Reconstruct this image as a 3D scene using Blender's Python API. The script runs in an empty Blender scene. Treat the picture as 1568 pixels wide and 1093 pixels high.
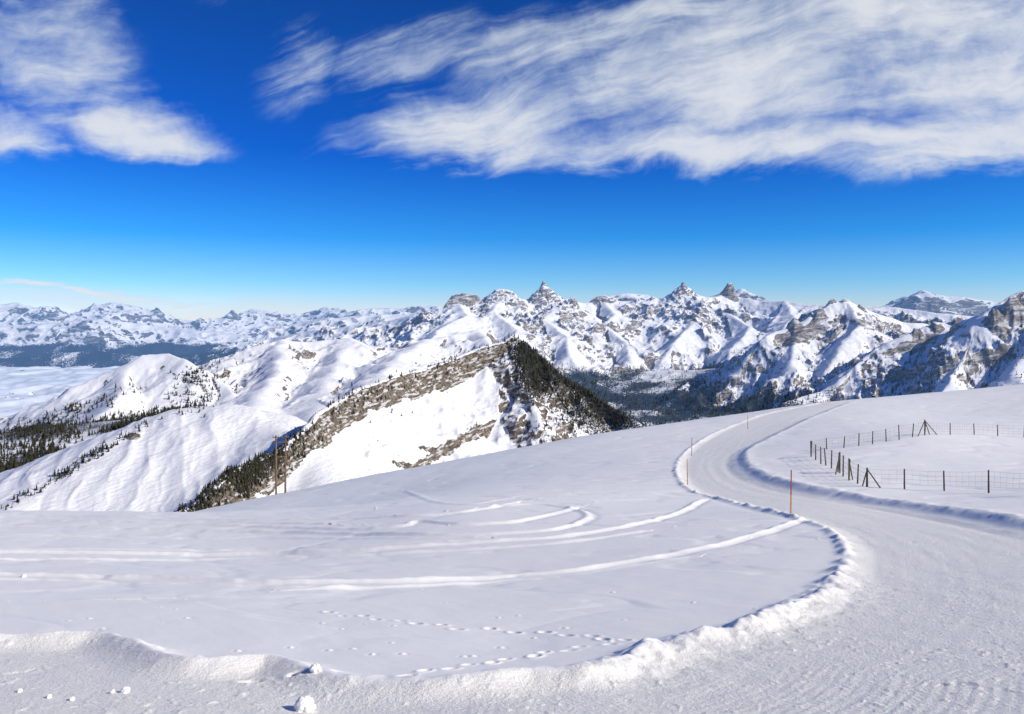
import bpy, math, numpy as np
from mathutils import Vector
rng=np.random.default_rng(7)
F=1230.0; U0=784.0; V0=490.0
scene=bpy.context.scene

# ------------------------------------------------------------ noise helpers
_p=np.random.default_rng(3).permutation(256); _p=np.concatenate([_p,_p]).astype(np.int32)
_g=np.random.default_rng(4).uniform(0,2*np.pi,256); _gx=np.cos(_g).astype(np.float32); _gy=np.sin(_g).astype(np.float32)
def gn(x,y,seed=0):
    x=np.asarray(x,np.float64)+seed*17.31; y=np.asarray(y,np.float64)+seed*9.77
    xf=np.floor(x); yf=np.floor(y); xi=xf.astype(np.int64)&255; yi=yf.astype(np.int64)&255
    fx=(x-xf).astype(np.float32); fy=(y-yf).astype(np.float32)
    sx=fx*fx*fx*(fx*(fx*6-15)+10); sy=fy*fy*fy*(fy*(fy*6-15)+10)
    def c(ix,iy,dx,dy):
        h=_p[_p[ix&255]+(iy&255)]; return _gx[h]*dx+_gy[h]*dy
    a=c(xi,yi,fx,fy); b=c(xi+1,yi,fx-1,fy); d=c(xi,yi+1,fx,fy-1); e=c(xi+1,yi+1,fx-1,fy-1)
    return ((a+(b-a)*sx)+((d+(e-d)*sx)-(a+(b-a)*sx))*sy)*1.4
def fbm(x,y,o=5,seed=0,g=0.5):
    s=0;a=1;n=0
    for i in range(o):
        s=s+a*gn(x*2**i,y*2**i,seed+i); n+=a; a*=g
    return s/n
def ridged(x,y,o=5,seed=0,g=0.5):
    s=0;a=1;n=0;w=1
    for i in range(o):
        r=1-np.abs(gn(x*2**i,y*2**i,seed+i))*1.6; r=np.clip(r,0,1)**2
        s=s+a*r*w; w=np.clip(r*1.5,0,1); n+=a; a*=g
    return s/n
def sst(x,a,b):
    t=np.clip((x-a)/(b-a),0,1); return t*t*(3-2*t)
def smax(a,b,k):
    h=np.maximum(k-np.abs(a-b),0)/k; return np.maximum(a,b)+h*h*k/4
def W(u,v,Y): return ((u-U0)/F*Y, Y, (V0-v)/F*Y)
def catmull(P,n=8):
    P=np.array(P,float); Q=np.vstack([2*P[0]-P[1],P,2*P[-1]-P[-2]]); out=[]
    for i in range(1,len(Q)-2):
        p0,p1,p2,p3=Q[i-1],Q[i],Q[i+1],Q[i+2]
        for t in np.linspace(0,1,n,endpoint=False):
            out.append(0.5*((2*p1)+(-p0+p2)*t+(2*p0-5*p1+4*p2-p3)*t*t+(-p0+3*p1-3*p2+p3)*t**3))
    out.append(P[-1]); return np.array(out)

def grid_object(name,X,Y,Z,mat,attrs={}):
    R,C=X.shape; me=bpy.data.meshes.new(name)
    co=np.stack([X,Y,Z],-1).reshape(-1,3).astype(np.float32)
    idx=np.arange(R*C).reshape(R,C)
    f=np.stack([idx[:-1,:-1],idx[:-1,1:],idx[1:,1:],idx[1:,:-1]],-1).reshape(-1,4)
    me.vertices.add(len(co)); me.vertices.foreach_set("co",co.ravel())
    me.loops.add(f.size); me.loops.foreach_set("vertex_index",f.ravel().astype(np.int32))
    me.polygons.add(len(f)); me.polygons.foreach_set("loop_start",np.arange(0,f.size,4,dtype=np.int32))
    me.polygons.foreach_set("use_smooth",np.ones(len(f),bool))
    me.update(calc_edges=True)
    for k,a in attrs.items():
        at=me.attributes.new(k,'FLOAT','POINT'); at.data.foreach_set("value",a.ravel().astype(np.float32))
    me.materials.append(mat); o=bpy.data.objects.new(name,me); scene.collection.objects.link(o); return o

def raw_object(name,V,Fc,mats,mi=None,smooth=False):
    me=bpy.data.meshes.new(name); me.from_pydata([tuple(v) for v in V],[],[tuple(f) for f in Fc])
    for m in mats: me.materials.append(m)
    if mi is not None: me.polygons.foreach_set("material_index",np.array(mi,np.int32))
    if smooth: me.polygons.foreach_set("use_smooth",np.ones(len(me.polygons),bool))
    me.update(); o=bpy.data.objects.new(name,me); scene.collection.objects.link(o); return o

def normals_z(X,Y,Z):
    P=np.stack([X,Y,Z],-1); du=np.gradient(P,axis=1); dv=np.gradient(P,axis=0)
    n=np.cross(du,dv); n/=np.linalg.norm(n,axis=-1,keepdims=True)+1e-9
    return n

# ------------------------------------------------------------ material helpers
def newmat(name):
    m=bpy.data.materials.new(name); m.use_nodes=True; nt=m.node_tree; nt.nodes.clear(); return m,nt
class NB:
    def __init__(s,nt): s.nt=nt
    def n(s,t,**k):
        nd=s.nt.nodes.new(t)
        for a,b in k.items(): setattr(nd,a,b)
        return nd
    def put(s,sock,v):
        if hasattr(v,'is_linked') or isinstance(v,bpy.types.NodeSocket): s.nt.links.new(v,sock)
        else: sock.default_value=v
    def math(s,op,a,b=0.0,c=None,clamp=False):
        nd=s.n('ShaderNodeMath',operation=op,use_clamp=clamp); s.put(nd.inputs[0],a); s.put(nd.inputs[1],b)
        if c is not None: s.put(nd.inputs[2],c)
        return nd.outputs[0]
    def mr(s,v,a,b,c=0.0,d=1.0,t='SMOOTHSTEP'):
        nd=s.n('ShaderNodeMapRange',interpolation_type=t); s.put(nd.inputs[0],v)
        for i,x in enumerate((a,b,c,d)): s.put(nd.inputs[i+1],x)
        return nd.outputs[0]
    def noise(s,vec,scale,detail=5,rough=0.55,dist=0.0):
        nd=s.n('ShaderNodeTexNoise'); s.put(nd.inputs['Vector'],vec); nd.inputs['Scale'].default_value=scale
        nd.inputs['Detail'].default_value=detail; nd.inputs['Roughness'].default_value=rough; nd.inputs['Distortion'].default_value=dist
        return nd.outputs[0]
    def mix(s,f,a,b,bt='MIX'):
        nd=s.n('ShaderNodeMix',data_type='RGBA',blend_type=bt); s.put(nd.inputs[0],f); s.put(nd.inputs[6],a); s.put(nd.inputs[7],b)
        return nd.outputs[2]
    def mapping(s,vec,loc=(0,0,0),rot=(0,0,0),sc=(1,1,1),t='POINT'):
        nd=s.n('ShaderNodeMapping',vector_type=t); s.put(nd.inputs['Vector'],vec)
        nd.inputs['Location'].default_value=loc; nd.inputs['Rotation'].default_value=rot; nd.inputs['Scale'].default_value=sc
        return nd.outputs[0]

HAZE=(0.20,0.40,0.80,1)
def haze_out(b,nt,bs,pos,hazeD):  # aerial haze painted into the material: blue emission mixed in by distance
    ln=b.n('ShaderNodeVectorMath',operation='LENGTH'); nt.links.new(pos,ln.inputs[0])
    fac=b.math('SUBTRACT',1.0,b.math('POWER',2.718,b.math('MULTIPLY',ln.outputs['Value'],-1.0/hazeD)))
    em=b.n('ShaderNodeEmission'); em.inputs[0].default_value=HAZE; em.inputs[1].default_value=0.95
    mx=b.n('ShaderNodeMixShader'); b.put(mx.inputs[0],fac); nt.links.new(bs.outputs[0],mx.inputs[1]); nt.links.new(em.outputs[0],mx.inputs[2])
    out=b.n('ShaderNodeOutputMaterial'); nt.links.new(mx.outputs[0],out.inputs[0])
def terrain_mat(name,sc,hazeD,rockA,rockB,bumpd,forest=(0.022,0.032,0.03,1),nk=1.0,ledk=0.8,tilt=0.0):
    m,nt=newmat(name); b=NB(nt)
    pos=b.n('ShaderNodeNewGeometry').outputs['Position']
    ra=b.n('ShaderNodeAttribute',attribute_name='rock').outputs['Fac']
    fa=b.n('ShaderNodeAttribute',attribute_name='forest').outputs['Fac']
    n1=b.noise(pos,sc,6,0.64); n2=b.noise(b.mapping(b.mapping(pos,rot=(0,math.radians(tilt),0)),sc=(0.6,1,4.0)),sc*1.6,5,0.62); n3=b.noise(pos,sc*6,3,0.6)
    m1=b.math('ADD',ra,b.math('MULTIPLY',b.math('SUBTRACT',n1,0.5),nk))
    mask=b.mr(m1,0.44,0.56)
    ledge=b.mr(n2,0.52,0.58); mask=b.math('MULTIPLY',mask,b.math('SUBTRACT',1.0,b.math('MULTIPLY',ledge,ledk)))
    rock=b.mix(b.mr(n3,0.35,0.65),rockA,rockB)
    snow=b.mix(n1,(0.84,0.84,0.84,1),(0.90,0.89,0.875,1))
    col=b.mix(mask,snow,rock)
    f1=b.math('ADD',fa,b.math('MULTIPLY',b.math('SUBTRACT',b.noise(pos,sc*9,3,0.7),0.5),1.6))
    col=b.mix(b.mr(f1,0.42,0.6),col,forest)
    bump=b.n('ShaderNodeBump'); bump.inputs['Strength'].default_value=0.8; bump.inputs['Distance'].default_value=bumpd
    nt.links.new(n2,bump.inputs['Height'])
    bs=b.n('ShaderNodeBsdfPrincipled'); b.put(bs.inputs['Base Color'],col); bs.inputs['Roughness'].default_value=0.75
    bs.inputs['Specular IOR Level'].default_value=0.15; nt.links.new(bump.outputs[0],bs.inputs['Normal'])
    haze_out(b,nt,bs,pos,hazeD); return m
def simple_mat(name,c1,c2,scale,rough=0.8,bump=0.0,bd=0.02,hz=None):
    m,nt=newmat(name); b=NB(nt); pos=b.n('ShaderNodeNewGeometry').outputs['Position']
    n=b.noise(pos,scale,3,0.6); bs=b.n('ShaderNodeBsdfPrincipled'); b.put(bs.inputs['Base Color'],b.mix(b.mr(n,0.3,0.7),c1,c2))
    bs.inputs['Roughness'].default_value=rough; bs.inputs['Specular IOR Level'].default_value=0.2
    if bump:
        bp=b.n('ShaderNodeBump'); bp.inputs['Strength'].default_value=bump; bp.inputs['Distance'].default_value=bd
        nt.links.new(b.noise(pos,scale*2,4,0.6),bp.inputs['Height']); nt.links.new(bp.outputs[0],bs.inputs['Normal'])
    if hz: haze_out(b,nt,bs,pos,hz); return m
    out=b.n('ShaderNodeOutputMaterial'); nt.links.new(bs.outputs[0],out.inputs[0]); return m

def snow_near_mat():
    m,nt=newmat('snow'); b=NB(nt); pos=b.n('ShaderNodeNewGeometry').outputs['Position']
    rd=b.n('ShaderNodeAttribute',attribute_name='road').outputs['Fac']
    n=b.noise(pos,0.25,4,0.6)
    col=b.mix(n,(0.88,0.865,0.82,1),(0.92,0.90,0.85,1))
    col=b.mix(b.math('MULTIPLY',rd,0.7),col,(0.88,0.85,0.775,1))
    fine=b.noise(pos,17,5,0.72)
    bp=b.n('ShaderNodeBump'); b.put(bp.inputs['Strength'],b.math('MULTIPLY_ADD',rd,0.7,0.15)); bp.inputs['Distance'].default_value=0.04
    nt.links.new(fine,bp.inputs['Height'])
    bs=b.n('ShaderNodeBsdfPrincipled'); b.put(bs.inputs['Base Color'],col); bs.inputs['Roughness'].default_value=0.6
    bs.inputs['Specular IOR Level'].default_value=0.2
    nt.links.new(bp.outputs[0],bs.inputs['Normal'])
    out=b.n('ShaderNodeOutputMaterial'); nt.links.new(bs.outputs[0],out.inputs[0]); return m
SNOW=snow_near_mat()

# ------------------------------------------------------------ near hill
crest=[(300,783,98),(390,764,102),(500,742,106),(600,722,110),(750,694,120),(900,666,130),(1060,643,142),(1250,617,160),(1400,604,180),(1568,589,200),(2300,520,220)]
ctl=[(-700,1230,5.5),(784,1250,5.5),(2300,1240,5),(-700,1093,8.5),(0,1093,8.5),(784,1093,8.5),(1568,1093,8),(2300,1093,7.5),
(-700,990,13),(0,990,13),(784,990,14),(1568,990,12),(2300,985,11),(0,930,18.5),(784,930,18.5),
(-700,890,26),(0,885,26),(400,893,24),(784,885,24),(1400,885,20),(1568,885,19),(2300,870,18),
(0,845,36),(400,848,35),(784,830,32),(1300,850,24),(1568,812,28),(2300,790,27),(0,802,52),
(0,781,64),(200,783,64),(400,781,62),(-700,785,64),
(700,777,45),(1075,768,46),(1211,783,37),(1446,759,46),(1568,763,42),(2300,720,45),
(880,750,55),(700,752,64),(550,772,66),(1053,742,56),(1000,707,75),(1059,695,80),(1242,705,64),(1397,674,72),(1528,671,78),(2300,640,80),
(1145,655,110),(1290,645,105),(1450,635,115),(300,802,80),(430,786,80),(600,753,85),
(-700,840,98),(0,830,98),(150,815,98),(-700,920,150),(0,910,150),(150,895,150),(-700,1100,300),(0,1090,300)]+crest
ctl+=[(u,v+35,Y*1.35) for u,v,Y in crest]+[(u,v+170,Y*2) for u,v,Y in crest]
ctl=np.array(ctl,float); cp=np.stack([(ctl[:,0]-U0)/F*1.6,np.log(ctl[:,2])],1); cv=ctl[:,1]
def tk(r2): return 0.5*r2*np.log(r2+1e-9)
n=len(cp); d2=((cp[:,None]-cp[None])**2).sum(-1); A=np.zeros((n+3,n+3)); A[:n,:n]=tk(d2)+np.eye(n)*0.0012
A[:n,n]=1;A[:n,n+1:]=cp;A[n,:n]=1;A[n+1:,:n]=cp.T
sol=np.linalg.solve(A,np.concatenate([cv,[0,0,0]]))
def vfield(a,l):
    x=a*1.6; s=sol[n]+sol[n+1]*x+sol[n+2]*l
    for i in range(n): s=s+sol[i]*tk((x-cp[i,0])**2+(l-cp[i,1])**2)
    return s
NC,NR=1150,1280
a1=np.linspace(-1.0,1.0,NC); l1=np.linspace(math.log(6),math.log(370),NR)
ac=np.linspace(-1.0,1.0,325); lc=np.linspace(l1[0],l1[-1],320)
AC,LC=np.meshgrid(ac,lc); VC=vfield(AC,LC)
def up(M):
    r=np.linspace(0,M.shape[0]-1,NR); c=np.linspace(0,M.shape[1]-1,NC)
    r0=np.clip(r.astype(int),0,M.shape[0]-2); c0=np.clip(c.astype(int),0,M.shape[1]-2); fr=(r-r0)[:,None]; fc=(c-c0)[None]
    return (M[r0][:,c0]*(1-fr)*(1-fc)+M[r0+1][:,c0]*fr*(1-fc)+M[r0][:,c0+1]*(1-fr)*fc+M[r0+1][:,c0+1]*fr*fc)
AA,LL=np.meshgrid(a1,l1); YY=np.exp(LL); XX=AA*YY
VV=vfield(AA,LL); ZZ=(V0-VV)/F*YY
def G(u,v):
    """point on the hill where the camera ray through an image pixel lands"""
    a=(u-U0)/F; ls=np.linspace(l1[0],math.log(260),700); vs=vfield(np.full(700,a),ls)
    k=np.where(vs<=v)[0]; k=k[0] if len(k) else int(np.argmin(vs[:600]))
    if k>0 and len(np.where(vs<=v)[0]):
        t=(vs[k-1]-v)/(vs[k-1]-vs[k]+1e-9); l=ls[k-1]+(ls[k]-ls[k-1])*t
    else: l=ls[k]
    Y=math.exp(l); return np.array([a*Y,Y])
def GL(P,nn=6):
    return np.array([G(*q) for q in catmull(P,nn)])
XC=AC*np.exp(LC); YC=np.exp(LC)
def sdist(line):
    best=np.full(XC.shape,1e9); sg=np.ones(XC.shape); along=np.zeros(XC.shape); acc=0
    for i in range(len(line)-1):
        p,q=line[i],line[i+1]; e=q-p; L2=(e**2).sum()+1e-9; L=math.sqrt(L2)
        t=((XC-p[0])*e[0]+(YC-p[1])*e[1])/L2; t=np.clip(t,0,1)
        dx=XC-p[0]-t*e[0]; dy=YC-p[1]-t*e[1]; d=np.hypot(dx,dy); s=np.sign(e[0]*dy-e[1]*dx); 
        w=d<best; best=np.where(w,d,best); sg=np.where(w,np.where(s==0,1,s),sg); along=np.where(w,acc+t*L,along); acc+=L
    return up(best*sg),up(best),up(along)
left=[(1330,600),(1255,617),(1200,627),(1150,640),(1085,668),(1045,698),(1037,725),(1060,750),(1130,770),(1225,795),(1278,818),(1297,850),(1278,888),(1242,920),(1185,944),(1145,962),(1080,977),(1015,994),(960,1018),(880,1037),(800,1042),(700,1050),(600,1054),(520,1050),(470,1035),(420,1022),(350,1028),(290,1030),(240,1016),(205,1000),(160,990),(80,990),(0,992),(-200,1000),(-600,1010)]
right=[(1360,600),(1300,617),(1240,640),(1165,676),(1128,698),(1138,724),(1190,745),(1300,766),(1420,786),(1568,813),(1750,850),(2000,900)]
LE=GL(left,5); RE=GL(right,6)
sL,_,alL=sdist(LE); sR,_,alR=sdist(RE)
sL=-sL
def at(M,pt):
    a=pt[0]/pt[1]; l=math.log(pt[1]); return M[int((l-l1[0])/(l1[-1]-l1[0])*(NR-1)),int((a-a1[0])/(a1[-1]-a1[0])*(NC-1))]
pr=G(1420,900)
if at(sL,pr)>0: sL=-sL
if at(sR,pr)>0: sR=-sR
wob=0.10*fbm(XX/1.3,YY/1.3,3,81)+0.05*gn(XX/0.4,YY/0.4,84)
sLw=sL+wob
road=sst(-sLw,-0.05,0.25)*sst(-sR,-0.05,0.3)
road_s=sst(-sL,0,0.9)*sst(-sR,0,0.9)
H=np.zeros_like(ZZ)
fade=1-sst(YY,120,230)
H+=0.15*fbm(XX/14,YY/14,3,11)*sst(YY,12,40)*(1-road_s*0.8)+0.025*fbm(XX/2.6,YY/2.6,4,21)*(1-road_s)
H+=0.008*fbm((XX+0.6*YY)/0.7,YY/2.4,4,31)*(1-road_s)
H-=0.04*sst(ridged((XX+0.5*YY)/7,YY/5,3,37),0.45,0.8)*(1-road_s)*sst(YY,10,20)
uu=XX/YY*F+U0
front=sst(24-YY,0,7)
rghm=sst(uu,780,1000)
chunk=np.clip(0.75+fbm(XX/1.1,YY/1.1,4,41)*(0.5+1.1*rghm),0.15,1.6)
bh=0.11+0.06*front
H+=bh*chunk*np.exp(-(np.abs(sLw-0.05)/(0.20+0.16*front))**2)*(sR<2)
H+=(0.04+0.06*rghm)*front*np.exp(-(np.clip(-sLw,0,9)/1.1)**2)*sst(-sLw,-0.2,0.1)*(0.7+fbm(XX/0.6,YY/0.6,3,44)*(0.2+0.8*rghm))
H+=0.12*front*sst(-sLw,-0.15,0.15)*(1-sst(uu,250,620))
H-=0.11*road_s
H+=0.30*sst(sR,-0.2,1.0)*(sL<0)*fade+0.06*np.exp(-((sR-0.9)/0.5)**2)*chunk*(sL<0)
lane=gn(sR/0.9,alR/60,51)*0.014+gn(sL/0.5,alL/80,52)*0.008
cord=0.0025*np.sin(2*np.pi*sL/0.16)*sst(gn(XX/5,YY/5,53),-0.3,0.3)*(1-sst(YY,9,14))
patch=sst(fbm(XX/2.2,YY/2.2,3,62),-0.35,0.35)
wxx=XX+0.12*fbm(XX/0.5,YY/0.5,2,68); wyy=YY+0.12*fbm(XX/0.5,YY/0.5,2,69)
crumb=np.clip(fbm(wxx/0.17,wyy/0.17,3,61)-0.16,0,1)*0.060*(0.3+0.7*patch)*(1-sst(YY,14,26))
pit=-np.clip(fbm(wxx/0.55,wyy/0.45,4,65,0.6)-0.28,0,1)*0.11*patch*(1-0.5*sst(YY,20,50))
H+=road*(lane+cord+crumb+pit+0.012*fbm(wxx/0.7,wyy/0.7,4,63,0.6))
tracks=[([(-500,840),(0,846),(200,849),(400,849),(560,843),(700,833),(850,822),(960,806),(1040,785),(1078,766)],0.15,0.16),
([(-500,870),(0,882),(200,887),(400,893),(560,893),(700,888),(860,876),(960,861),(1080,840),(1180,813),(1226,797)],0.14,0.14),
([(-500,800),(0,806),(300,813),(560,819),(700,820),(830,813),(885,802),(906,790),(885,779),(820,771),(740,776)],0.14,0.20),
([(-300,786),(0,788),(200,793),(400,798),(560,793),(640,790),(720,782),(790,770)],0.12,0.22),
([(-300,797),(0,797),(300,804),(520,811),(620,806),(640,799),(700,804),(790,799),(850,786),(880,778)],0.13,0.22),
([(-300,852),(0,856),(300,857),(500,853),(700,843),(860,832),(980,815)],0.10,0.14),
([(-300,841),(0,841),(300,843),(520,838),(680,829)],0.07,0.13),
([(-300,887),(0,889),(250,896),(480,902),(640,898),(800,888)],0.08,0.10),
([(-300,815),(0,820),(300,824),(560,826),(720,824)],0.08,0.14),
([(-300,791),(100,792),(300,799),(500,803)],0.09,0.2),
([(450,905),(560,900),(700,893),(900,876),(1060,852)],0.05,0.09),
([(620,752),(660,768),(720,772),(780,762)],0.06,0.3),([(1060,745),(1100,765),(1165,783),(1240,800)],0.06,0.25)]
for P,h,w in tracks:
    s,b_,al=sdist(GL(P,5)); s=s+0.05*fbm(XX/1.2,YY/1.2,3,91)
    m=(1-road)*np.clip(0.85+0.5*fbm(XX/1.6,YY/1.6,3,71),0.45,1.3)
    lf=1-sst(uu,500,900)
    h_=h*(0.62+0.38*lf)
    H+=m*h_*(np.exp(-((s-0.2)/w)**2)-(0.45-0.3*lf)*np.exp(-((s+0.2)/w)**2))
ZZ=ZZ+H
da=a1[1]-a1[0]; dl=l1[1]-l1[0]
def stamp(x,y,r,h,asp=1.0,ang=0.0):
    a=x/y; l=math.log(y); ia=int((a-a1[0])/da); il=int((l-l1[0])/dl)
    wa=int(3*r*max(asp,1)/y/da)+2; wl=int(3*r*max(asp,1)/y/dl)+2
    s=(slice(max(il-wl,0),il+wl),slice(max(ia-wa,0),ia+wa)); dx=XX[s]-x; dy=YY[s]-y
    c,sn=math.cos(ang),math.sin(ang); ex=(dx*c+dy*sn)/asp; ey=-dx*sn+dy*c; q=(ex*ex+ey*ey)/(r*r)
    ZZ[s]+=h*(np.exp(-q)-0.35*np.exp(-(np.sqrt(q)-1.7)**2*3))
for P,sp in [([(480,935),(520,940),(600,950),(690,960),(820,967),(900,975),(965,983)],0.5),([(540,1045),(620,1034),(700,1021),(790,1008),(830,1000),(880,993),(945,985)],0.42),([(340,1050),(480,1040),(560,1045)],0.5)]:
    L=GL(P,20); acc=0; k=0
    for i in range(len(L)-1):
        acc+=np.linalg.norm(L[i+1]-L[i])
        if acc>sp*rng.uniform(0.75,1.4):
            acc=0;k+=1; dv=L[i+1]-L[i]; dv=dv/np.linalg.norm(dv); pnt=L[i]+np.array([-dv[1],dv[0]])*0.09*(1 if k%2 else -1)+rng.normal(0,0.04,2)
            stamp(pnt[0],pnt[1],rng.uniform(0.05,0.075),-rng.uniform(0.03,0.07),1.6,math.atan2(dv[1],dv[0])+rng.normal(0,0.2))
for i in range(45):
    q=G(rng.uniform(60,1200),rng.uniform(900,1010)); stamp(q[0],q[1],rng.uniform(0.03,0.06),rng.uniform(0.015,0.035))
grid_object('snowy_ground',XX,YY,ZZ,SNOW,{'road':road})
def GZ(u,v,sink=0.05):
    q=G(u,v); a=q[0]/q[1]; l=math.log(q[1]); z=ZZ[int(round((l-l1[0])/dl)),int(round((a-a1[0])/da))]
    return Vector((q[0],q[1],z-sink))

# ------------------------------------------------------------ mountain evaluator
def P3(l): return np.array([W(*p) for p in l])
def ridge_eval(X,Y,R,floor,k):
    Z=floor.copy(); D=np.full(X.shape,2000.0,np.float32); ID=np.full(X.shape,-1,np.int8)
    for r,(pts,sn,sf,w,prof) in enumerate(R):
        pts=P3(pts); zb=np.full(X.shape,-1e5,np.float32); db=np.full(X.shape,1e4,np.float32)
        for i in range(len(pts)-1):
            p,q=pts[i],pts[i+1]; e=q-p; L2=e[0]**2+e[1]**2
            t=np.clip(((X-p[0])*e[0]+(Y-p[1])*e[1])/L2,0,1); dx=X-p[0]-t*e[0]; dy=Y-p[1]-t*e[1]; d=np.hypot(dx,dy)+1e-3
            nearw=np.clip(0.5-0.8*dy/d,0,1); dd=np.sqrt(d*d+w*w)-w
            if prof is None: drop=dd*(sf+(sn-sf)*nearw)
            else: drop=np.interp(d,prof[0],prof[1])*nearw+dd*sf*(1-nearw)
            z=p[2]+t*e[2]-drop; m=z>zb; zb=np.where(m,z,zb); db=np.where(m,d,db)
        m=zb>Z; D=np.where(m,db,D); ID=np.where(m,r,ID)
        Z=smax(Z,zb,k) if k>0 else np.maximum(Z,zb)
    return Z,D,ID
def cell_uv(X,Y,Z): return X/Y*F+U0, V0-Z/Y*F

# ------------------------------------------------------------ mid mountains
prof1=([0,4,8,20,36,96,101,112,300,900],[0,1,6,36,44,78,82,97,196,570])
MR=[
 ([(240,800,640),(300,772,700),(350,722,760),(430,684,850),(480,634,950),(540,598,1050),(590,577,1120),(640,565,1180),(700,546,1260),(740,529,1300),(785,519,1330)],.7,.9,2,prof1),
 ([(785,518,1330),(802,521,1330),(830,545,1320),(870,580,1300),(940,625,1250),(985,652,1200),(1060,700,1150)],.85,.9,2,None),
 ([(785,518,1330),(797,560,1270),(812,600,1210),(830,650,1140),(850,700,1080)],.8,.8,6,None),
 ([(-100,840,800),(10,778,850),(80,742,920),(150,692,1000),(205,664,1050),(250,641,1090),(290,625,1110),(345,619,1120),(400,629,1130),(455,650,1150),(520,700,1180)],.36,.5,40,None),
 ([(400,640,1120),(470,690,900),(520,760,780)],.5,.5,30,None),
 ([(-400,670,2000),(0,664,1950),(100,652,1850),(200,641,1750),(300,622,1650),(360,625,1600)],.3,.5,40,None),
 ([(-300,705,1450),(0,700,1400),(80,702,1350),(140,690,1300),(200,680,1250)],.13,.1,60,None),
 ([(-100,730,2900),(0,690,2900),(60,656,2850),(110,628,2800),(160,598,2750),(200,560,2700),(225,543,2700),(265,541,2700),(290,550,2650),(315,572,2600),(350,600,2500)],.5,1.0,6,None),
 ([(200,558,2700),(180,605,2350),(150,640,2050)],.5,.7,12,None),
 ([(320,585,3000),(335,565,3050),(355,548,3200),(400,528,3400),(430,520,3500),(470,523,3600),(540,518,3700),(575,530,3750),(610,532,3800),(650,520,3900),(690,513,4000),(730,506,4300)],.24,.8,15,None),
 ([(430,520,3500),(425,560,2900),(400,600,2400),(380,630,2000)],.45,.5,20,None),
 ([(540,518,3700),(510,560,3000),(490,600,2400),(480,650,1900)],.33,.38,25,None),
 ([(650,520,3900),(600,555,3000),(560,590,2300)],.32,.38,25,None),
 ([(730,506,4300),(760,530,3500),(740,560,2800)],.35,.5,30,None),
]
mc,mrn=1150,820
a2=np.linspace(-0.95,0.95,mc); y2=np.exp(np.linspace(math.log(330),math.log(4700),mrn)); A2,Y2=np.meshgrid(a2,y2); X2=A2*Y2
Xw=X2+12*fbm(X2/160,Y2/160,4,101)+2*fbm(X2/25,Y2/25,3,103); Yw=Y2+12*fbm(X2/160,Y2/160,4,105)+2*fbm(X2/25,Y2/25,3,107)
farm=sst(Y2,1700,2400); Xw=Xw+farm*45*fbm(X2/350,Y2/350,4,151); Yw=Yw+farm*70*fbm(X2/350,Y2/350,4,155)
floor=-(210+0.15*Y2)-sst(Y2,2600,3600)*250*sst(-X2,400,1200)
Z2,D2,I2=ridge_eval(Xw.astype(np.float32),Yw.astype(np.float32),MR,floor.astype(np.float32),14)
isM1=np.isin(I2,[0,1,2]); rough=np.where(isM1,1.0,0.0)
dome=np.isin(I2,[3,4]); ampd=np.clip(D2/60,0.12,1)
far_s=sst(Y2,1500,2600); u2a=X2/Y2*F+U0
Z2=Z2+rough*ampd*(14+10*(I2>=1))*(ridged(X2/110,Y2/110,5,111)-0.45)
Z2=Z2+rough*np.clip(D2/20,0.2,1)*5*(ridged(X2/26,Y2/26,4,115)-0.45)*(0.8+(I2>=1))
Z2=Z2+dome*ampd*(4.5*(ridged((X2+0.25*Y2+12*fbm(X2/60,Y2/60,3,128))/55,(Y2)/230,4,121)-0.5)+3*fbm(X2/90,Y2/90,3,125))
other=~(isM1|dome); low=np.isin(I2,[5,6,7,8])
Z2=Z2+other*np.clip(D2/120,0.08,1)*(np.where(low,22,60)*(ridged(X2/300,Y2/420,6,131,0.55)-0.45)*far_s+9*(fbm(X2/90,Y2/90,5,133)))
Z2=Z2-(Y2>1500)*sst(u2a,740,880)*600*sst(Y2,1500,1900)
n2=normals_z(X2,Y2,Z2); u2,v2=cell_uv(X2,Y2,Z2)
slope=1-n2[...,2]
rock2=np.where(isM1,sst(slope,0.20,0.36),1.0*sst(slope,0.14,0.30)*(Y2>2200))
rock2=np.where(I2==0,rock2*0.40+0.74*np.exp(-((D2-13)/10)**2)+0.55*np.exp(-((D2-105)/7)**2)-0.12,rock2)
rock2=np.where(np.isin(I2,[1,2]),rock2*0.75+0.14,rock2)
rock2=np.where(dome,rock2*0.3+0.7*np.exp(-((u2-203)/20)**2-((v2-668)/9)**2),rock2)
fn=fbm(X2/140,Y2/140,4,141)
def ell(u,v,u0,v0,ru,rv,ang=0):
    c,s=math.cos(math.radians(ang)),math.sin(math.radians(ang)); x=(u-u0)*c-(v-v0)*s; y=(u-u0)*s+(v-v0)*c
    return np.exp(-((x/ru)**2+(y/rv)**2)**2)
fo2=1.0*ell(u2,v2,60,662,170,13,4)+1.0*ell(u2,v2,225,640,90,12,8)+1.0*ell(u2,v2,30,740,80,48,25)+0.35*ell(u2,v2,60,700,90,30)
fo2=fo2+0.8*ell(u2,v2,300,592,40,32,30)*(Y2>1500)+0.7*ell(u2,v2,120,628,80,14,20)*(Y2>1500)
fo2=fo2*other
face=ell(u2,v2,885,605,140,44,-40)
fo2=fo2+isM1*(1.1*ell(u2,v2,365,735,95,26,30)+1.3*face+1.2*ell(u2,v2,815,560,30,52)+0.35*sst(-D2,-22,-2))
fo2=fo2+dome*(0.8*ell(u2,v2,120,712,140,7,31)+0.3*ell(u2,v2,300,625,30,14))
ground_f=np.clip(fo2*0.42+0.3*fn*fo2,0,1)
ground_f=np.where(low,ground_f*1.25,ground_f)
M_mid=terrain_mat('alpine_snow_and_rock',0.045,60000,(0.055,0.044,0.033,1),(0.21,0.165,0.115,1),2.5,(0.028,0.026,0.018,1),0.75,0.5,20)
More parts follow.
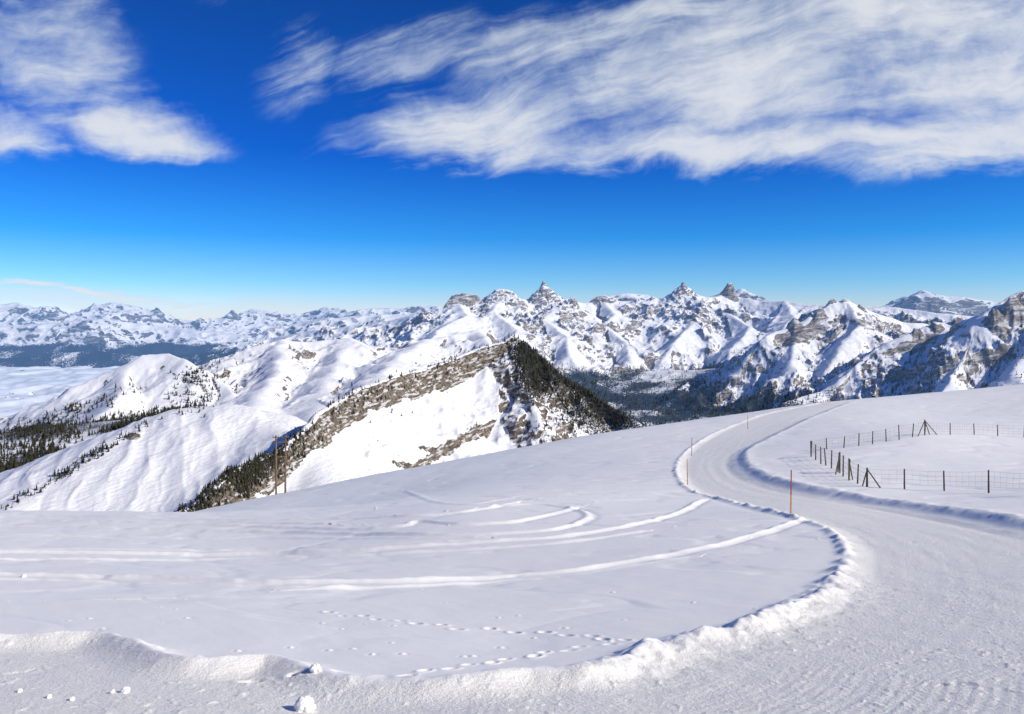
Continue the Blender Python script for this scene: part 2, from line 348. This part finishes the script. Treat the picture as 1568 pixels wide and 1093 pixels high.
grid_object('snowy_ridges_terrain',X2,Y2,Z2,M_mid,{'rock':rock2,'forest':ground_f})

# ------------------------------------------------------------ main range
FR=[
 ([(380,540,9500),(420,517,9000),(480,505,8500),(550,498,8000),(600,490,7600),(640,481,7200),(678,474,7200),(690,468,7250),(735,464,7350),(752,456,7400),(762,452,7500),(775,452,7500),(790,456,7600),(815,457,7750),(826,450,7800),(842,447,7800),(862,457,7850),(892,464,7900),(912,462,8000),(925,460,8000),(945,461,8000),(975,460,8000),(1020,456,8000),(1034,447,8000),(1058,448,8000),(1082,455,8000),(1102,450,8000),(1129,455,8000),(1165,460,7800),(1200,461,7600),(1240,467,7400),(1300,468,7200),(1370,470,7000),(1430,478,6800),(1560,490,6600)],.40,.7,5,None),
 ([(700,462,7300),(715,482,6800),(670,505,6100),(655,525,5400),(620,545,4900)],.46,.5,10,None),
 ([(770,452,7500),(755,475,7000),(790,505,6500),(775,530,5900)],.45,.5,10,None),
 ([(833,450,7800),(850,470,7400),(835,490,7000),(868,515,6500),(872,545,6000),(890,570,5700)],.47,.5,10,None),
 ([(885,464,7900),(895,490,7300),(915,520,6700)],.45,.5,10,None),
 ([(925,460,8000),(940,480,7500),(925,500,7100),(960,525,6600),(965,550,6200)],.46,.5,10,None),
 ([(1047,448,8000),(1030,470,7700),(1062,495,7200),(1030,525,6600),(1015,560,6200)],.48,.52,10,None),
 ([(1117,452,8000),(1105,475,7600),(1150,500,7000),(1120,535,6400),(1110,570,6000)],.5,.55,10,None),
 ([(780,585,5600),(840,578,5900),(900,574,6100),(1000,571,6000),(1100,564,5900),(1200,560,5700),(1300,560,5400)],.17,.2,150,None),
 ([(1060,600,4900),(1100,583,4900),(1150,540,5000),(1180,514,5100),(1240,487,5300),(1275,464,5500),(1295,462,5550),(1330,475,5600),(1380,492,5700),(1450,500,5700)],.58,.7,5,None),
 ([(1295,460,5550),(1318,495,5150),(1285,530,4800),(1270,570,4500)],.65,.7,10,None),
 ([(1240,487,5300),(1222,525,4950),(1215,560,4650)],.6,.65,10,None),
 ([(1200,612,3900),(1250,598,4000),(1310,560,4100),(1360,523,4200),(1420,498,4300),(1470,490,4350),(1500,497,4400),(1560,515,4500)],.58,.7,5,None),
 ([(1470,490,4350),(1488,530,4050),(1440,570,3800)],.62,.7,10,None),
 ([(1800,380,4200),(1680,405,4150),(1600,432,4100),(1568,443,4050),(1540,460,4000),(1515,478,3950),(1500,500,3900),(1470,560,3700),(1440,600,3500)],.7,.8,5,None),
 ([(1600,432,4100),(1590,500,3800),(1560,570,3500)],.7,.7,10,None),
 ([(1200,461,7600),(1218,485,7000),(1190,515,6400)],.47,.5,10,None),
]
TW=[
 ([(684,462,7180),(692,452,7230),(710,448,7260),(731,451,7300)],1.5,1.6,2,None),
 ([(756,448,7440),(764,442,7460),(776,443,7460),(784,451,7470)],.75,1.0,25,None),
 ([(832,428,7760),(836,433,7760)],2.6,2.4,1,None),([(824,442,7720),(832,436,7740),(842,441,7740),(852,450,7760)],1.1,1.1,2,None),
 ([(908,457,7950),(916,453,7950),(925,451,7950),(940,455,7950),(946,460,7950)],1.3,1.3,3,None),
 ([(1046,430,7950),(1050,435,7950)],1.9,1.8,1,None),([(1032,447,7950),(1040,438,7950),(1054,440,7950),(1064,449,7950)],1.0,1.0,4,None),
 ([(1102,449,7950),(1109,440,7950),(1115,432,7950),(1121,433,7950),(1126,450,7950)],2.4,2.2,1,None),
 ([(1000,453,7980),(1006,457,7980)],.9,.9,3,None),([(975,456,7980),(983,459,7980)],1.1,1.1,1,None),([(872,456,7850),(880,461,7850)],1.1,1.1,1,None),
 ([(1270,460,5480),(1276,455,5500)],1.8,1.7,1,None),([(1290,457,5500),(1302,460,5520)],1.8,1.6,2,None),([(1316,464,5500),(1326,473,5500)],1.6,1.6,1,None),
 ([(1216,484,5250),(1222,489,5250)],1.6,1.6,1,None),([(1250,476,5320),(1258,470,5350)],1.7,1.6,1,None),
 ([(1462,487,4300),(1470,483,4320),(1480,489,4320)],1.7,1.6,1,None),([(1400,501,4250),(1408,502,4250)],1.5,1.5,1,None),([(1430,492,4280),(1440,494,4280)],1.5,1.5,1,None),
 ([(1545,455,3970),(1552,449,3980)],1.7,1.6,1,None),([(1522,470,3930),(1527,472,3930)],1.7,1.6,1,None),
 ([(652,474,7150),(660,477,7150)],1.2,1.2,1,None),([(498,498,8300),(508,500,8300)],1.0,1.0,1,None),([(560,492,7900),(590,487,7800)],.9,1.0,1,None),
]
fc_,fr_=1400,760
a3=np.linspace(-0.7,0.95,fc_); y3=np.linspace(3300,11500,fr_); A3,Y3=np.meshgrid(a3,y3); X3=A3*Y3
wx=34*fbm(X3/500,Y3/500,5,201)+12*fbm(X3/90,Y3/90,3,203)
Xw=X3+wx; Yw=Y3+130*fbm(X3/600,Y3/600,5,205)
Z3,D3,I3=ridge_eval(Xw.astype(np.float32),Yw.astype(np.float32),FR,np.full(X3.shape,-900,np.float32),40)
amp=np.clip(D3/280,0.08,1)
gent=np.where(I3==8,0.35,1.0)
rr_=(I3>=9)&(I3<16)
# snowfields vary: some faces broken by crags, others smooth
crag=sst(fbm(X3/900,Y3/900,3,291)+0.25*rr_,-0.25,0.25)
Z3=Z3+amp*gent*(145*(ridged(X3/640,Y3/760,6,211,0.5)-0.42)+(18+50*crag)*(ridged(X3/170,Y3/200,5,221,0.58)-0.45))
ZT,DT,IT=ridge_eval((X3+9*fbm(X3/70,Y3/70,4,261)).astype(np.float32),(Y3+14*fbm(X3/80,Y3/80,4,265)).astype(np.float32),TW,np.full(X3.shape,-5000,np.float32),0)
ZT=ZT+np.clip(DT/40,0,1)*26*(ridged(X3/50,Y3/50,4,271)-0.4)
tow=sst(ZT-Z3,-6,8)*(DT<200); Z3=np.where(DT<200,np.maximum(Z3,ZT),Z3)
n3=normals_z(X3,Y3,Z3); u3,v3=cell_uv(X3,Y3,Z3)
sl=1-n3[...,2]+0.05*fbm(X3/260,Y3/260,4,231)
th=np.percentile(sl[(v3<600)&(tow<0.1)&(~rr_)],85)
thr=np.percentile(sl[(v3<600)&rr_],62)
rock3=np.where(rr_,0.5+(sl-thr)*6,0.5+(sl-th)*6)
rock3=np.maximum(rock3,tow*(0.15+0.9*sst(1-n3[...,2],0.22,0.5)))
for e_ in [(1370,540,70,18,28),(1250,505,70,22,10),(1210,520,50,14,25),(1535,478,35,16,35),(1440,515,40,14,20),(955,520,30,10,30),(1330,500,30,14,-20),(710,458,26,9,0)]: rock3=rock3+0.4*ell(u3,v3,*e_)
rock3=np.clip(rock3,0,1.1)
fl=-345+110*fbm(X3/600,Y3/600,4,241)
fo3=sst(-Z3,-fl-20,-fl+90)*sst(u3,760,860)*(1-0.7*sst(u3,1230,1330)); fo3=fo3*np.clip(0.85+1.0*fbm(X3/250,Y3/250,4,243),0,1)
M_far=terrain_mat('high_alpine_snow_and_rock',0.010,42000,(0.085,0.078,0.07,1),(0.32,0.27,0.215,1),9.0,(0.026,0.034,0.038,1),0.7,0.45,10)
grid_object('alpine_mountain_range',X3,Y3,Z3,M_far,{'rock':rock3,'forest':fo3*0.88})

# ------------------------------------------------------------ distant range
DR=[
 ([(-500,480,22000),(-200,470,22000),(0,469,22000),(25,463,22000),(45,478,22000),(75,481,22000),(100,486,22000),(120,477,22000),(150,474,22000),(172,463,22000),(205,468,22000),(230,477,22000),(260,486,22000),(300,491,22000),(340,486,22000),(370,482,22000),(388,472,22000),(420,478,22000),(440,485,22000),(470,477,22000),(498,469,22000),(515,481,21000),(545,475,21000),(600,470,20000),(640,473,20000),(662,467,20000),(700,480,20000)],.24,.4,30,None),
 ([(-300,505,18000),(0,500,18000),(80,494,18000),(160,487,18000),(230,498,18000),(330,508,18000),(420,518,17500)],.30,.3,50,None),
 ([(430,498,15000),(480,490,15000),(530,485,14500),(580,481,14500),(640,481,14500)],.3,.4,30,None),
 ([(900,470,14000),(935,452,14000),(960,448,14000),(990,450,14000),(1012,466,14000)],.55,.6,10,None),
 ([(1115,455,14000),(1140,441,14000),(1162,456,14000),(1180,470,14000)],.6,.6,10,None),
 ([(1320,474,14000),(1370,462,14000),(1405,443,14000),(1420,449,14000),(1445,452,14000),(1480,456,14000),(1520,461,14000),(1570,470,14000),(1700,450,14000)],.5,.6,10,None),
 ([(-300,552,14800),(0,549,14800),(80,541,15000),(150,536,15200),(230,548,15000),(300,540,15200)],.25,.2,60,None),
]
a4=np.linspace(-0.95,0.95,1300); y4=np.linspace(12000,27000,420); A4,Y4=np.meshgrid(a4,y4); X4=A4*Y4
Z4,D4,I4=ridge_eval((X4+60*fbm(X4/1500,Y4/1500,4,301)).astype(np.float32),(Y4+500*fbm(X4/1800,Y4/1800,4,305)).astype(np.float32),DR,np.full(X4.shape,-960,np.float32),80)
Z4=Z4+np.clip(D4/900,0.06,1)*(400*(ridged(X4/2600,Y4/2600,7,311,0.52)-0.42))*np.where(I4==6,0.5,1)+np.clip(D4/300,0.25,1)*90*(ridged(X4/500,Y4/500,4,315)-0.5)
n4=normals_z(X4,Y4,Z4); sl=1-n4[...,2]; th=np.percentile(sl,84); rock4=np.clip(0.5+(sl-th)*6+0.3*((I4>=3)&(I4<6)),0,1.1)
fo4=sst(-Z4+110*fbm(X4/900,Y4/900,4,331),400,560)*np.clip(0.75+0.8*fbm(X4/500,Y4/900,5,335),0.2,0.95)
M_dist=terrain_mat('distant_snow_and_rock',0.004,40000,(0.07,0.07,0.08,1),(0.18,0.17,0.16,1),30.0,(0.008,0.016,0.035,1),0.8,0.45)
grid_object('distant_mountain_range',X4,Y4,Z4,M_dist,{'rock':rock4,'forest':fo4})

xs=np.linspace(-19000,2500,520); ys=np.exp(np.linspace(math.log(3400),math.log(16500),420)); FX,FY=np.meshgrid(xs,ys)
bw=1-np.abs(fbm((FX+200*fbm(FX/900,FY/900,3,421))/800,FY/1500,5,401,0.55))*2.2
FZ=-870+95*bw+50*fbm(FX/2600,FY/4000,3,405)-60*sst(FY,12500,15500)+90*sst(FY,11000,14500)*fbm(FX/700,FY/1800,4,415)
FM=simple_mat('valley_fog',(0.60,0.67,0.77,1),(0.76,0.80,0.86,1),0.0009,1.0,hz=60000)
grid_object('valley_fog',FX,FY,FZ,FM)

# ------------------------------------------------------------ conifers
BARK=simple_mat('bark',(0.05,0.035,0.025,1),(0.09,0.06,0.04,1),2.0)
NEED=simple_mat('conifer_needles',(0.018,0.022,0.012,1),(0.055,0.048,0.028,1),0.35)
def conifer(r,tiers,pts):
    V=[];Fc=[];mi=[]
    V+=[(0.02*math.cos(t),0.02*math.sin(t),-0.05) for t in (0,2.1,4.2)]+[(0,0,0.5)]
    for i in range(3): Fc.append((i,(i+1)%3,3)); mi.append(1)
    for k in range(tiers):
        z0=0.10+0.78*k/tiers; rad=0.21*(1-k/tiers)**0.85+0.025; z1=z0+0.30*(1-0.45*k/tiers); z1=min(z1,1.0) if k<tiers-1 else 1.0
        b=len(V); ox,oy=r.normal(0,0.012,2); V.append((ox,oy,z1)); ph=r.uniform(0,6)
        for i in range(pts*2):
            a=ph+math.pi*i/pts; rr=rad*(1.0 if i%2==0 else 0.45)*r.uniform(0.65,1.25); V.append((rr*math.cos(a),rr*math.sin(a),z0+(0.03 if i%2 else -0.03)+r.normal(0,0.015)))
        for i in range(pts*2): Fc.append((b,b+1+i,b+1+(i+1)%(pts*2))); mi.append(0)
    return np.array(V),np.array(Fc),np.array(mi)
def scatter(name,X,Y,Z,dens,N,hmin,hmax,tiers,pts,seed):
    r=np.random.default_rng(seed); wts=(dens/1.0).ravel(); wts=np.clip(wts,0,None); wts/=wts.sum()
    ids=r.choice(wts.size,N,p=wts); variants=[conifer(r,tiers,pts) for _ in range(6)]
    allV=[];allF=[];allM=[];off=0
    R,C=X.shape; i=ids//C; j=ids%C; i2=np.clip(i+1,0,R-1); j2=np.clip(j+1,0,C-1); fa=r.random(N); fb=r.random(N)
    def il(M): return M[i,j]+(M[i,j2]-M[i,j])*fa+(M[i2,j]-M[i,j])*fb
    px,py,pz=il(X),il(Y),il(Z); hs=r.uniform(hmin,hmax,N)*r.choice([0.45,0.7,1.0,1.15],N); ya=r.uniform(0,6.28,N); vi=r.integers(0,6,N)
    for k,(V,Fc,mi) in enumerate(variants):
        s=np.where(vi==k)[0]; m=len(s)
        if m==0: continue
        c,sn=np.cos(ya[s])[:,None],np.sin(ya[s])[:,None]; h=hs[s][:,None]; wd=h*r.uniform(0.85,1.5,m)[:,None]
        x=(V[:,0]*c-V[:,1]*sn)*wd+px[s][:,None]; y=(V[:,0]*sn+V[:,1]*c)*wd+py[s][:,None]; z=V[:,2]*h+pz[s][:,None]
        allV.append(np.stack([x,y,z],-1).reshape(-1,3)); allF.append((Fc[None]+(np.arange(m)*len(V))[:,None,None]).reshape(-1,3)+off); off+=m*len(V); allM.append(np.tile(mi,m))
    V=np.concatenate(allV).astype(np.float32); Fc=np.concatenate(allF).astype(np.int32); mi=np.concatenate(allM).astype(np.int32)
    me=bpy.data.meshes.new(name); me.vertices.add(len(V)); me.vertices.foreach_set('co',V.ravel()); me.loops.add(Fc.size); me.loops.foreach_set('vertex_index',Fc.ravel())
    me.polygons.add(len(Fc)); me.polygons.foreach_set('loop_start',np.arange(0,Fc.size,3,dtype=np.int32)); me.materials.append(NEED); me.materials.append(BARK)
    me.polygons.foreach_set('material_index',mi); me.update(calc_edges=True); o=bpy.data.objects.new(name,me); scene.collection.objects.link(o)
def wgt(X,Y,Z):
    du=np.gradient(X/Y,axis=1); dv=np.abs(np.gradient(Z/Y,axis=0))+2e-5; return np.abs(du*dv)
w2=wgt(X2,Y2,Z2)
d_=fo2*sst(fn,-0.35,0.15)*w2*(u2>-250)*(u2<1100)*other+0.008*w2*other*(u2<760)*(u2>-100)*sst(fn,0,0.3)*(v2>545)
scatter('conifer_forest',X2,Y2,Z2,d_,5500,8,15,4,5,11)
fn2=fbm(X2/40,Y2/40,4,145)
d_=fo2*sst(fn2,-0.45,0.15)*w2*(u2>-250)*(u2<1100)*(isM1|dome)+0.02*w2*isM1*sst(fn2,0.1,0.35)
scatter('conifer_forest',X2,Y2,Z2,d_,7000,3.0,7.5,4,5,13)
d_=(fo3+0.05*(v3>540)*sst(u3,850,1000))*wgt(X3,Y3,Z3)*(u3>700)*(u3<1700)*(v3<660)*(v3>535)
scatter('conifer_forest',X3,Y3,Z3,d_,14000,12,24,2,4,12)

# ------------------------------------------------------------ built things
WOOD=simple_mat('weathered_wood',(0.07,0.05,0.035,1),(0.16,0.115,0.08,1),6.0,0.9,0.5)
def tube(V,Fc,mi,p,q,r0,r1,m=0,s=8,cap=True):
    p=Vector(p);q=Vector(q);d=(q-p).normalized(); x=d.orthogonal().normalized(); y=d.cross(x); b=len(V)
    for c,r in ((p,r0),(q,r1)):
        for i in range(s): a=2*math.pi*i/s; V.append(c+x*(r*math.cos(a))+y*(r*math.sin(a)))
    for i in range(s): Fc.append((b+i,b+(i+1)%s,b+s+(i+1)%s,b+s+i)); mi.append(m)
    if cap: Fc.append(tuple(b+s+i for i in range(s))); mi.append(m); Fc.append(tuple(b+i for i in reversed(range(s)))); mi.append(m)
RED=simple_mat('red_orange_paint',(0.42,0.07,0.02,1),(0.5,0.10,0.03,1),9,0.5)
YEL=simple_mat('yellow_orange_paint',(0.60,0.28,0.05,1),(0.70,0.34,0.08,1),9,0.5)
GRY=simple_mat('grey_metal',(0.18,0.17,0.16,1),(0.28,0.27,0.25,1),9,0.5)
for (u,v,px,lean,mm) in [(1211,783,66,0.01,(1,0)),(1053,742,39,-0.02,(1,1)),(1059,696,27,0.02,(2,0)),(1145,656,22,0,(2,1))]:
    b0=GZ(u,v,0.2); h=px/F*b0.y; V=[];Fc=[];mi=[]
    t=b0+Vector((lean*h,0,h+0.2)); mid=b0.lerp(t,0.5)
    tube(V,Fc,mi,b0,mid,0.034,0.033,mm[0]); tube(V,Fc,mi,mid,t,0.031,0.028,mm[1]); tube(V,Fc,mi,mid-Vector((0,0,0.02)),mid+Vector((0,0,0.03)),0.038,0.038,2)
    tube(V,Fc,mi,t,t+Vector((0,0,0.03)),0.030,0.018,0)
    raw_object('piste_marker_pole',V,Fc,[RED,YEL,GRY],mi)
WIRE=simple_mat('fence_wire',(0.10,0.09,0.085,1),(0.16,0.15,0.14,1),9,0.6)
def fence(posts,aframes):
    V=[];Fc=[];mi=[];tops=[]
    for (u,v,px) in posts:
        b0=GZ(u,v,0.15); h=px/F*b0.y; t=b0+Vector((rng.normal(0,0.06),rng.normal(0,0.04),h+0.15+rng.normal(0,0.05)))
        tube(V,Fc,mi,b0,t,0.05,0.04,0,7); tops.append((b0,t))
    for (u,v,px,us) in aframes:
        b0=GZ(u,v,0.15); h=px/F*b0.y; t=b0+Vector((0,0,h+0.15)); tube(V,Fc,mi,b0,t,0.05,0.045,0,7)
        for u2_,v2_ in us: tube(V,Fc,mi,GZ(u2_,v2_,0.1),t-Vector((0,0,0.08)),0.04,0.035,0,6)
    for (b0,t0),(b1,t1) in zip(tops[:-1],tops[1:]):
        for f in (0.35,0.55,0.75,0.95):
            p=b0.lerp(t0,f); q=b1.lerp(t1,f); m=p.lerp(q,0.5)-Vector((0,0,0.03)); tube(V,Fc,mi,p,m,0.005,0.005,1,4,False); tube(V,Fc,mi,m,q,0.005,0.005,1,4,False)
        L=(b1-b0).length; k=max(2,int(L/0.4))
        for i in range(1,k):
            p=b0.lerp(b1,i/k); q=t0.lerp(t1,i/k); tube(V,Fc,mi,p.lerp(q,0.35),p.lerp(q,0.93),0.003,0.003,1,3,False)
    raw_object('wooden_fence',V,Fc,[WOOD,WIRE],mi)
fence([(1242,705,24),(1249,710,25),(1257,716,27),(1265,719,26),(1273,724,28),(1283,730,30),(1291,737,30),(1300,742,32),(1313,748,30),(1327,753,28),(1385,756,29),(1446,759,32),(1514,763,34),(1590,768,36),(1670,774,38)],
      [(1328,753,29,[(1350,754),(1320,752)]),(1286,731,32,[(1279,734)]),(1300,742,34,[(1306,741)])])
fence([(1242,705,24),(1266,692,17),(1292,690,18),(1315,687,19),(1336,684,20),(1357,680,20),(1377,678,21),(1397,674,21),(1416,672,22),(1455,671,19),(1492,670,17),(1528,672,17),(1568,674,18),(1620,678,19)],
      [(1416,672,24,[(1405,673),(1436,671),(1424,671)])])
b0=GZ(423,757,0.3); h=8.0; V=[];Fc=[];mi=[]
w=1.1; p0=b0; p1=b0+Vector((w,0.3,0)); t0=p0+Vector((-0.05,0,h)); t1=p1+Vector((0.05,0,h+0.1))
tube(V,Fc,mi,p0,t0,0.14,0.10); tube(V,Fc,mi,p1,t1,0.14,0.10)
for z in (h-0.25,h-0.9): tube(V,Fc,mi,p0+Vector((-0.45,-0.12,z)),p1+Vector((0.45,-0.12,z)),0.07,0.07)
for z in (3.2,5.2): tube(V,Fc,mi,p0+Vector((-.05,-0.1,z)),p1+Vector((.05,-0.1,z)),0.06,0.06)
tube(V,Fc,mi,p0+Vector((0,-0.1,3.2)),p1+Vector((0,-0.1,5.2)),0.05,0.05)
for x in (-0.38,0.3,0.85,1.4):
    c=p0+Vector((x,-0.12,h-0.2)); tube(V,Fc,mi,c,c+Vector((0,0,0.16)),0.03,0.03,1); tube(V,Fc,mi,c+Vector((0,0,0.12)),c+Vector((0,0,0.24)),0.06,0.03,1)
POLEW=simple_mat('pole_wood',(0.14,0.09,0.055,1),(0.26,0.18,0.11,1),4.0,0.9,0.5)
raw_object('utility_pole',V,Fc,[POLEW,GRY],mi)
import bmesh
def lump(u,v,r,k):
    c=GZ(u,v,-r*0.5); bm=bmesh.new(); bmesh.ops.create_icosphere(bm,subdivisions=5,radius=r)
    co=np.array([x.co for x in bm.verts])/r
    d=0.24*fbm(co[:,0]*1.1+k,co[:,1]*1.1+co[:,2]*0.9,4,500+k)+0.05*fbm(co[:,0]*4,co[:,2]*4+co[:,1]*3,3,520+k)
    for x,dd in zip(bm.verts,d): x.co=x.co*(1+float(dd)*1.6); x.co.z*=0.82; x.co+=c
    me=bpy.data.meshes.new('snow_lump'); bm.to_mesh(me); bm.free(); me.materials.append(SNOW); me.polygons.foreach_set('use_smooth',np.ones(len(me.polygons),bool))
    o=bpy.data.objects.new('snow_lump',me); scene.collection.objects.link(o)
for k,(u,v,r) in enumerate([(467,1080,0.115),(483,1046,0.07),(192,1062,0.05),(172,1063,0.03),(36,884,0.08),(75,1070,0.03),(110,1073,0.03),(30,1061,0.03)]): lump(u,v,r,k)

# ------------------------------------------------------------ light
EL=math.radians(31); AZ=math.radians(110)
sv=Vector((math.sin(AZ)*math.cos(EL),math.cos(AZ)*math.cos(EL),math.sin(EL)))
sd=bpy.data.lights.new('sun','SUN'); sd.energy=4.95; sd.angle=math.radians(0.5); sd.color=(1.0,0.945,0.84)
so=bpy.data.objects.new('sun',sd); so.rotation_euler=(-sv).to_track_quat('-Z','Y').to_euler(); scene.collection.objects.link(so)

# ------------------------------------------------------------ sky
w_=bpy.data.worlds.new('World'); scene.world=w_; w_.use_nodes=True; nt=w_.node_tree; nt.nodes.clear(); b=NB(nt)
sky=b.n('ShaderNodeTexSky',sky_type='NISHITA'); sky.sun_disc=False; sky.sun_elevation=EL; sky.sun_rotation=AZ; sky.altitude=1900; sky.air_density=1.0; sky.dust_density=0.3; sky.ozone_density=2.5
tc=b.n('ShaderNodeTexCoord').outputs['Generated']
sx=b.n('ShaderNodeSeparateXYZ'); nt.links.new(tc,sx.inputs[0]); X,Yc,Z=sx.outputs
ya=b.math('MAXIMUM',b.math('ABSOLUTE',Yc),0.05)
qz=b.math('DIVIDE',Z,ya)
q=b.n('ShaderNodeCombineXYZ'); nt.links.new(b.math('DIVIDE',X,ya),q.inputs[0]); nt.links.new(qz,q.inputs[1]); q=q.outputs[0]
elev=b.math('MAXIMUM',Z,0.0)
cr=b.n('ShaderNodeValToRGB'); nt.links.new(elev,cr.inputs[0]); e=cr.color_ramp
e.elements[0].position=0.0; e.elements[0].color=(1.1,1.08,1.4,1)
e.elements[1].position=0.40; e.elements[1].color=(0.06,0.36,0.95,1)
for p,c in ((0.045,(0.52,0.95,1.4,1)),(0.10,(0.13,0.70,1.38,1)),(0.20,(0.04,0.40,1.22,1))):
    x=e.elements.new(p); x.color=c
skyc=b.mix(1.0,sky.outputs[0],cr.outputs[0],'MULTIPLY')
warp=b.n('ShaderNodeTexNoise'); nt.links.new(q,warp.inputs['Vector']); warp.inputs['Scale'].default_value=3.2; warp.inputs['Detail'].default_value=5; warp.inputs['Roughness'].default_value=0.5
vm=b.n('ShaderNodeVectorMath',operation='SUBTRACT'); nt.links.new(warp.outputs['Color'],vm.inputs[0]); vm.inputs[1].default_value=(0.5,0.5,0.5)
vs=b.n('ShaderNodeVectorMath',operation='SCALE'); nt.links.new(vm.outputs[0],vs.inputs[0]); vs.inputs['Scale'].default_value=0.15
va=b.n('ShaderNodeVectorMath',operation='ADD'); nt.links.new(q,va.inputs[0]); nt.links.new(vs.outputs[0],va.inputs[1]); qw=va.outputs[0]
def blob(u,v,ru,rv,ang,wt,soft=0.0):
    mp=b.mapping(qw,loc=((u-U0)/F,(V0-v)/F,0),rot=(0,0,math.radians(ang)),sc=(ru/F,rv/F,1),t='TEXTURE')
    l=b.n('ShaderNodeVectorMath',operation='LENGTH'); nt.links.new(mp,l.inputs[0]); return b.mr(l.outputs['Value'],1.0,soft,0.0,wt)
def add(L):
    s=L[0]
    for x in L[1:]: s=b.math('MAXIMUM',s,x)
    return s
Lm=add([blob(80,90,170,220,20,.85,.2),blob(220,205,230,105,-24,1.1,.2),blob(-40,210,280,120,-10,.95,.2),blob(20,60,240,170,0,.55,.1)])
Sm=add([blob(465,115,110,100,55,.68,.1),blob(640,95,250,75,14,.72,.1),blob(330,10,200,35,0,.2,.2)])
Rm=add([blob(1340,90,790,180,6,1.12,.35),blob(750,205,310,125,6,.98,.2),blob(1180,240,660,90,1,1.1,.3),blob(930,60,460,100,12,.82,.25),blob(1500,200,280,95,0,1.05,.3)])
def fan(u0,v0,kr,kt,scale,det,dist):
    sp=b.n('ShaderNodeSeparateXYZ'); nt.links.new(qw,sp.inputs[0])
    dx=b.math('SUBTRACT',sp.outputs[0],(u0-U0)/F); dy=b.math('SUBTRACT',sp.outputs[1],(V0-v0)/F)
    th_=b.math('ARCTAN2',dy,dx); rr=b.math('SQRT',b.math('ADD',b.math('MULTIPLY',dx,dx),b.math('MULTIPLY',dy,dy)))
    cb=b.n('ShaderNodeCombineXYZ'); nt.links.new(b.math('MULTIPLY',rr,kr),cb.inputs[0]); nt.links.new(b.math('MULTIPLY',th_,kt),cb.inputs[1])
    return b.noise(cb.outputs[0],scale,det,0.6,dist)
fR=fan(-250,430,1.5,6.5,2.8,8,0.3); fR2=fan(-500,560,2.2,20.0,3.6,5,0.3)
fL=b.noise(b.mapping(qw,rot=(0,0,math.radians(42)),sc=(1,4.0,1)),3.4,8,0.6,0.35); fL2=b.noise(b.mapping(qw,rot=(0,0,math.radians(58)),sc=(1,4,1)),11,4,0.6,0.15)
puff=b.noise(q,13,7,0.62,0.4)
wob_=b.math('SUBTRACT',b.noise(q,5,6,0.6,0.5),0.5)
botR=b.math('ADD',qz,b.math('ADD',b.math('MULTIPLY',wob_,0.09),b.math('MULTIPLY',b.math('SUBTRACT',fR,0.5),0.09)))
botL=b.math('ADD',qz,b.math('ADD',b.math('MULTIPLY',wob_,0.09),b.math('MULTIPLY',b.math('SUBTRACT',fL,0.5),0.06)))
Lm=b.math('MULTIPLY',Lm,b.mr(botL,0.172,0.225)); Rm=b.math('MULTIPLY',Rm,b.mr(botR,0.150,0.215))
def dens(m,f,f2,k,lo,hi):
    x=b.math('ADD',m,b.math('MULTIPLY',b.math('SUBTRACT',f,0.5),k)); x=b.math('ADD',x,b.math('MULTIPLY',b.math('SUBTRACT',f2,0.5),k*0.4)); x=b.math('ADD',x,b.math('MULTIPLY',b.math('SUBTRACT',puff,0.5),0.95))
    return b.math('MULTIPLY',b.mr(x,lo,hi),b.mr(m,0.0,0.35))
dR=dens(b.math('MAXIMUM',Rm,Sm),fR,fR2,1.9,0.10,1.45); dL=dens(Lm,fL,fL2,1.9,0.12,1.4)
Hm=add([blob(120,452,440,16,0,.8),blob(-100,446,300,12,0,.6)]); Hm2=blob(180,476,600,30,0,.75,.2)
hz=b.noise(b.mapping(q,sc=(1,14,1)),7,4,0.6,0.2)
dH=b.math('MULTIPLY',b.mr(b.math('ADD',Hm,b.math('MULTIPLY',b.math('SUBTRACT',hz,0.5),1.6)),0.25,0.9),b.mr(Hm,0,0.3))
d=b.math('MAXIMUM',b.math('MAXIMUM',dR,dL),b.math('MAXIMUM',dH,b.math('MULTIPLY',Hm2,0.75)))
d=b.math('MULTIPLY',d,0.92,clamp=True); d=b.math('MULTIPLY',d,b.mr(Yc,0.0,0.15))
cc=b.mix(d,(5.2,6.9,8.3,1),(7.9,8.05,8.4,1))
fin=b.mix(d,skyc,cc)
bg=b.n('ShaderNodeBackground'); nt.links.new(fin,bg.inputs[0]); bg.inputs[1].default_value=0.1
out=b.n('ShaderNodeOutputWorld'); nt.links.new(bg.outputs[0],out.inputs[0])

# ------------------------------------------------------------ camera
cd=bpy.data.cameras.new('camera'); cd.sensor_width=36; cd.lens=36*F/1568; cd.shift_y=-(546.5-V0)/1568; cd.clip_start=0.1; cd.clip_end=200000
co=bpy.data.objects.new('camera',cd); co.location=(0,0,0); co.rotation_euler=(math.radians(90),0,0); scene.collection.objects.link(co); scene.camera=co
scene.view_settings.view_transform='Standard'; scene.view_settings.look='None'; scene.view_settings.exposure=0
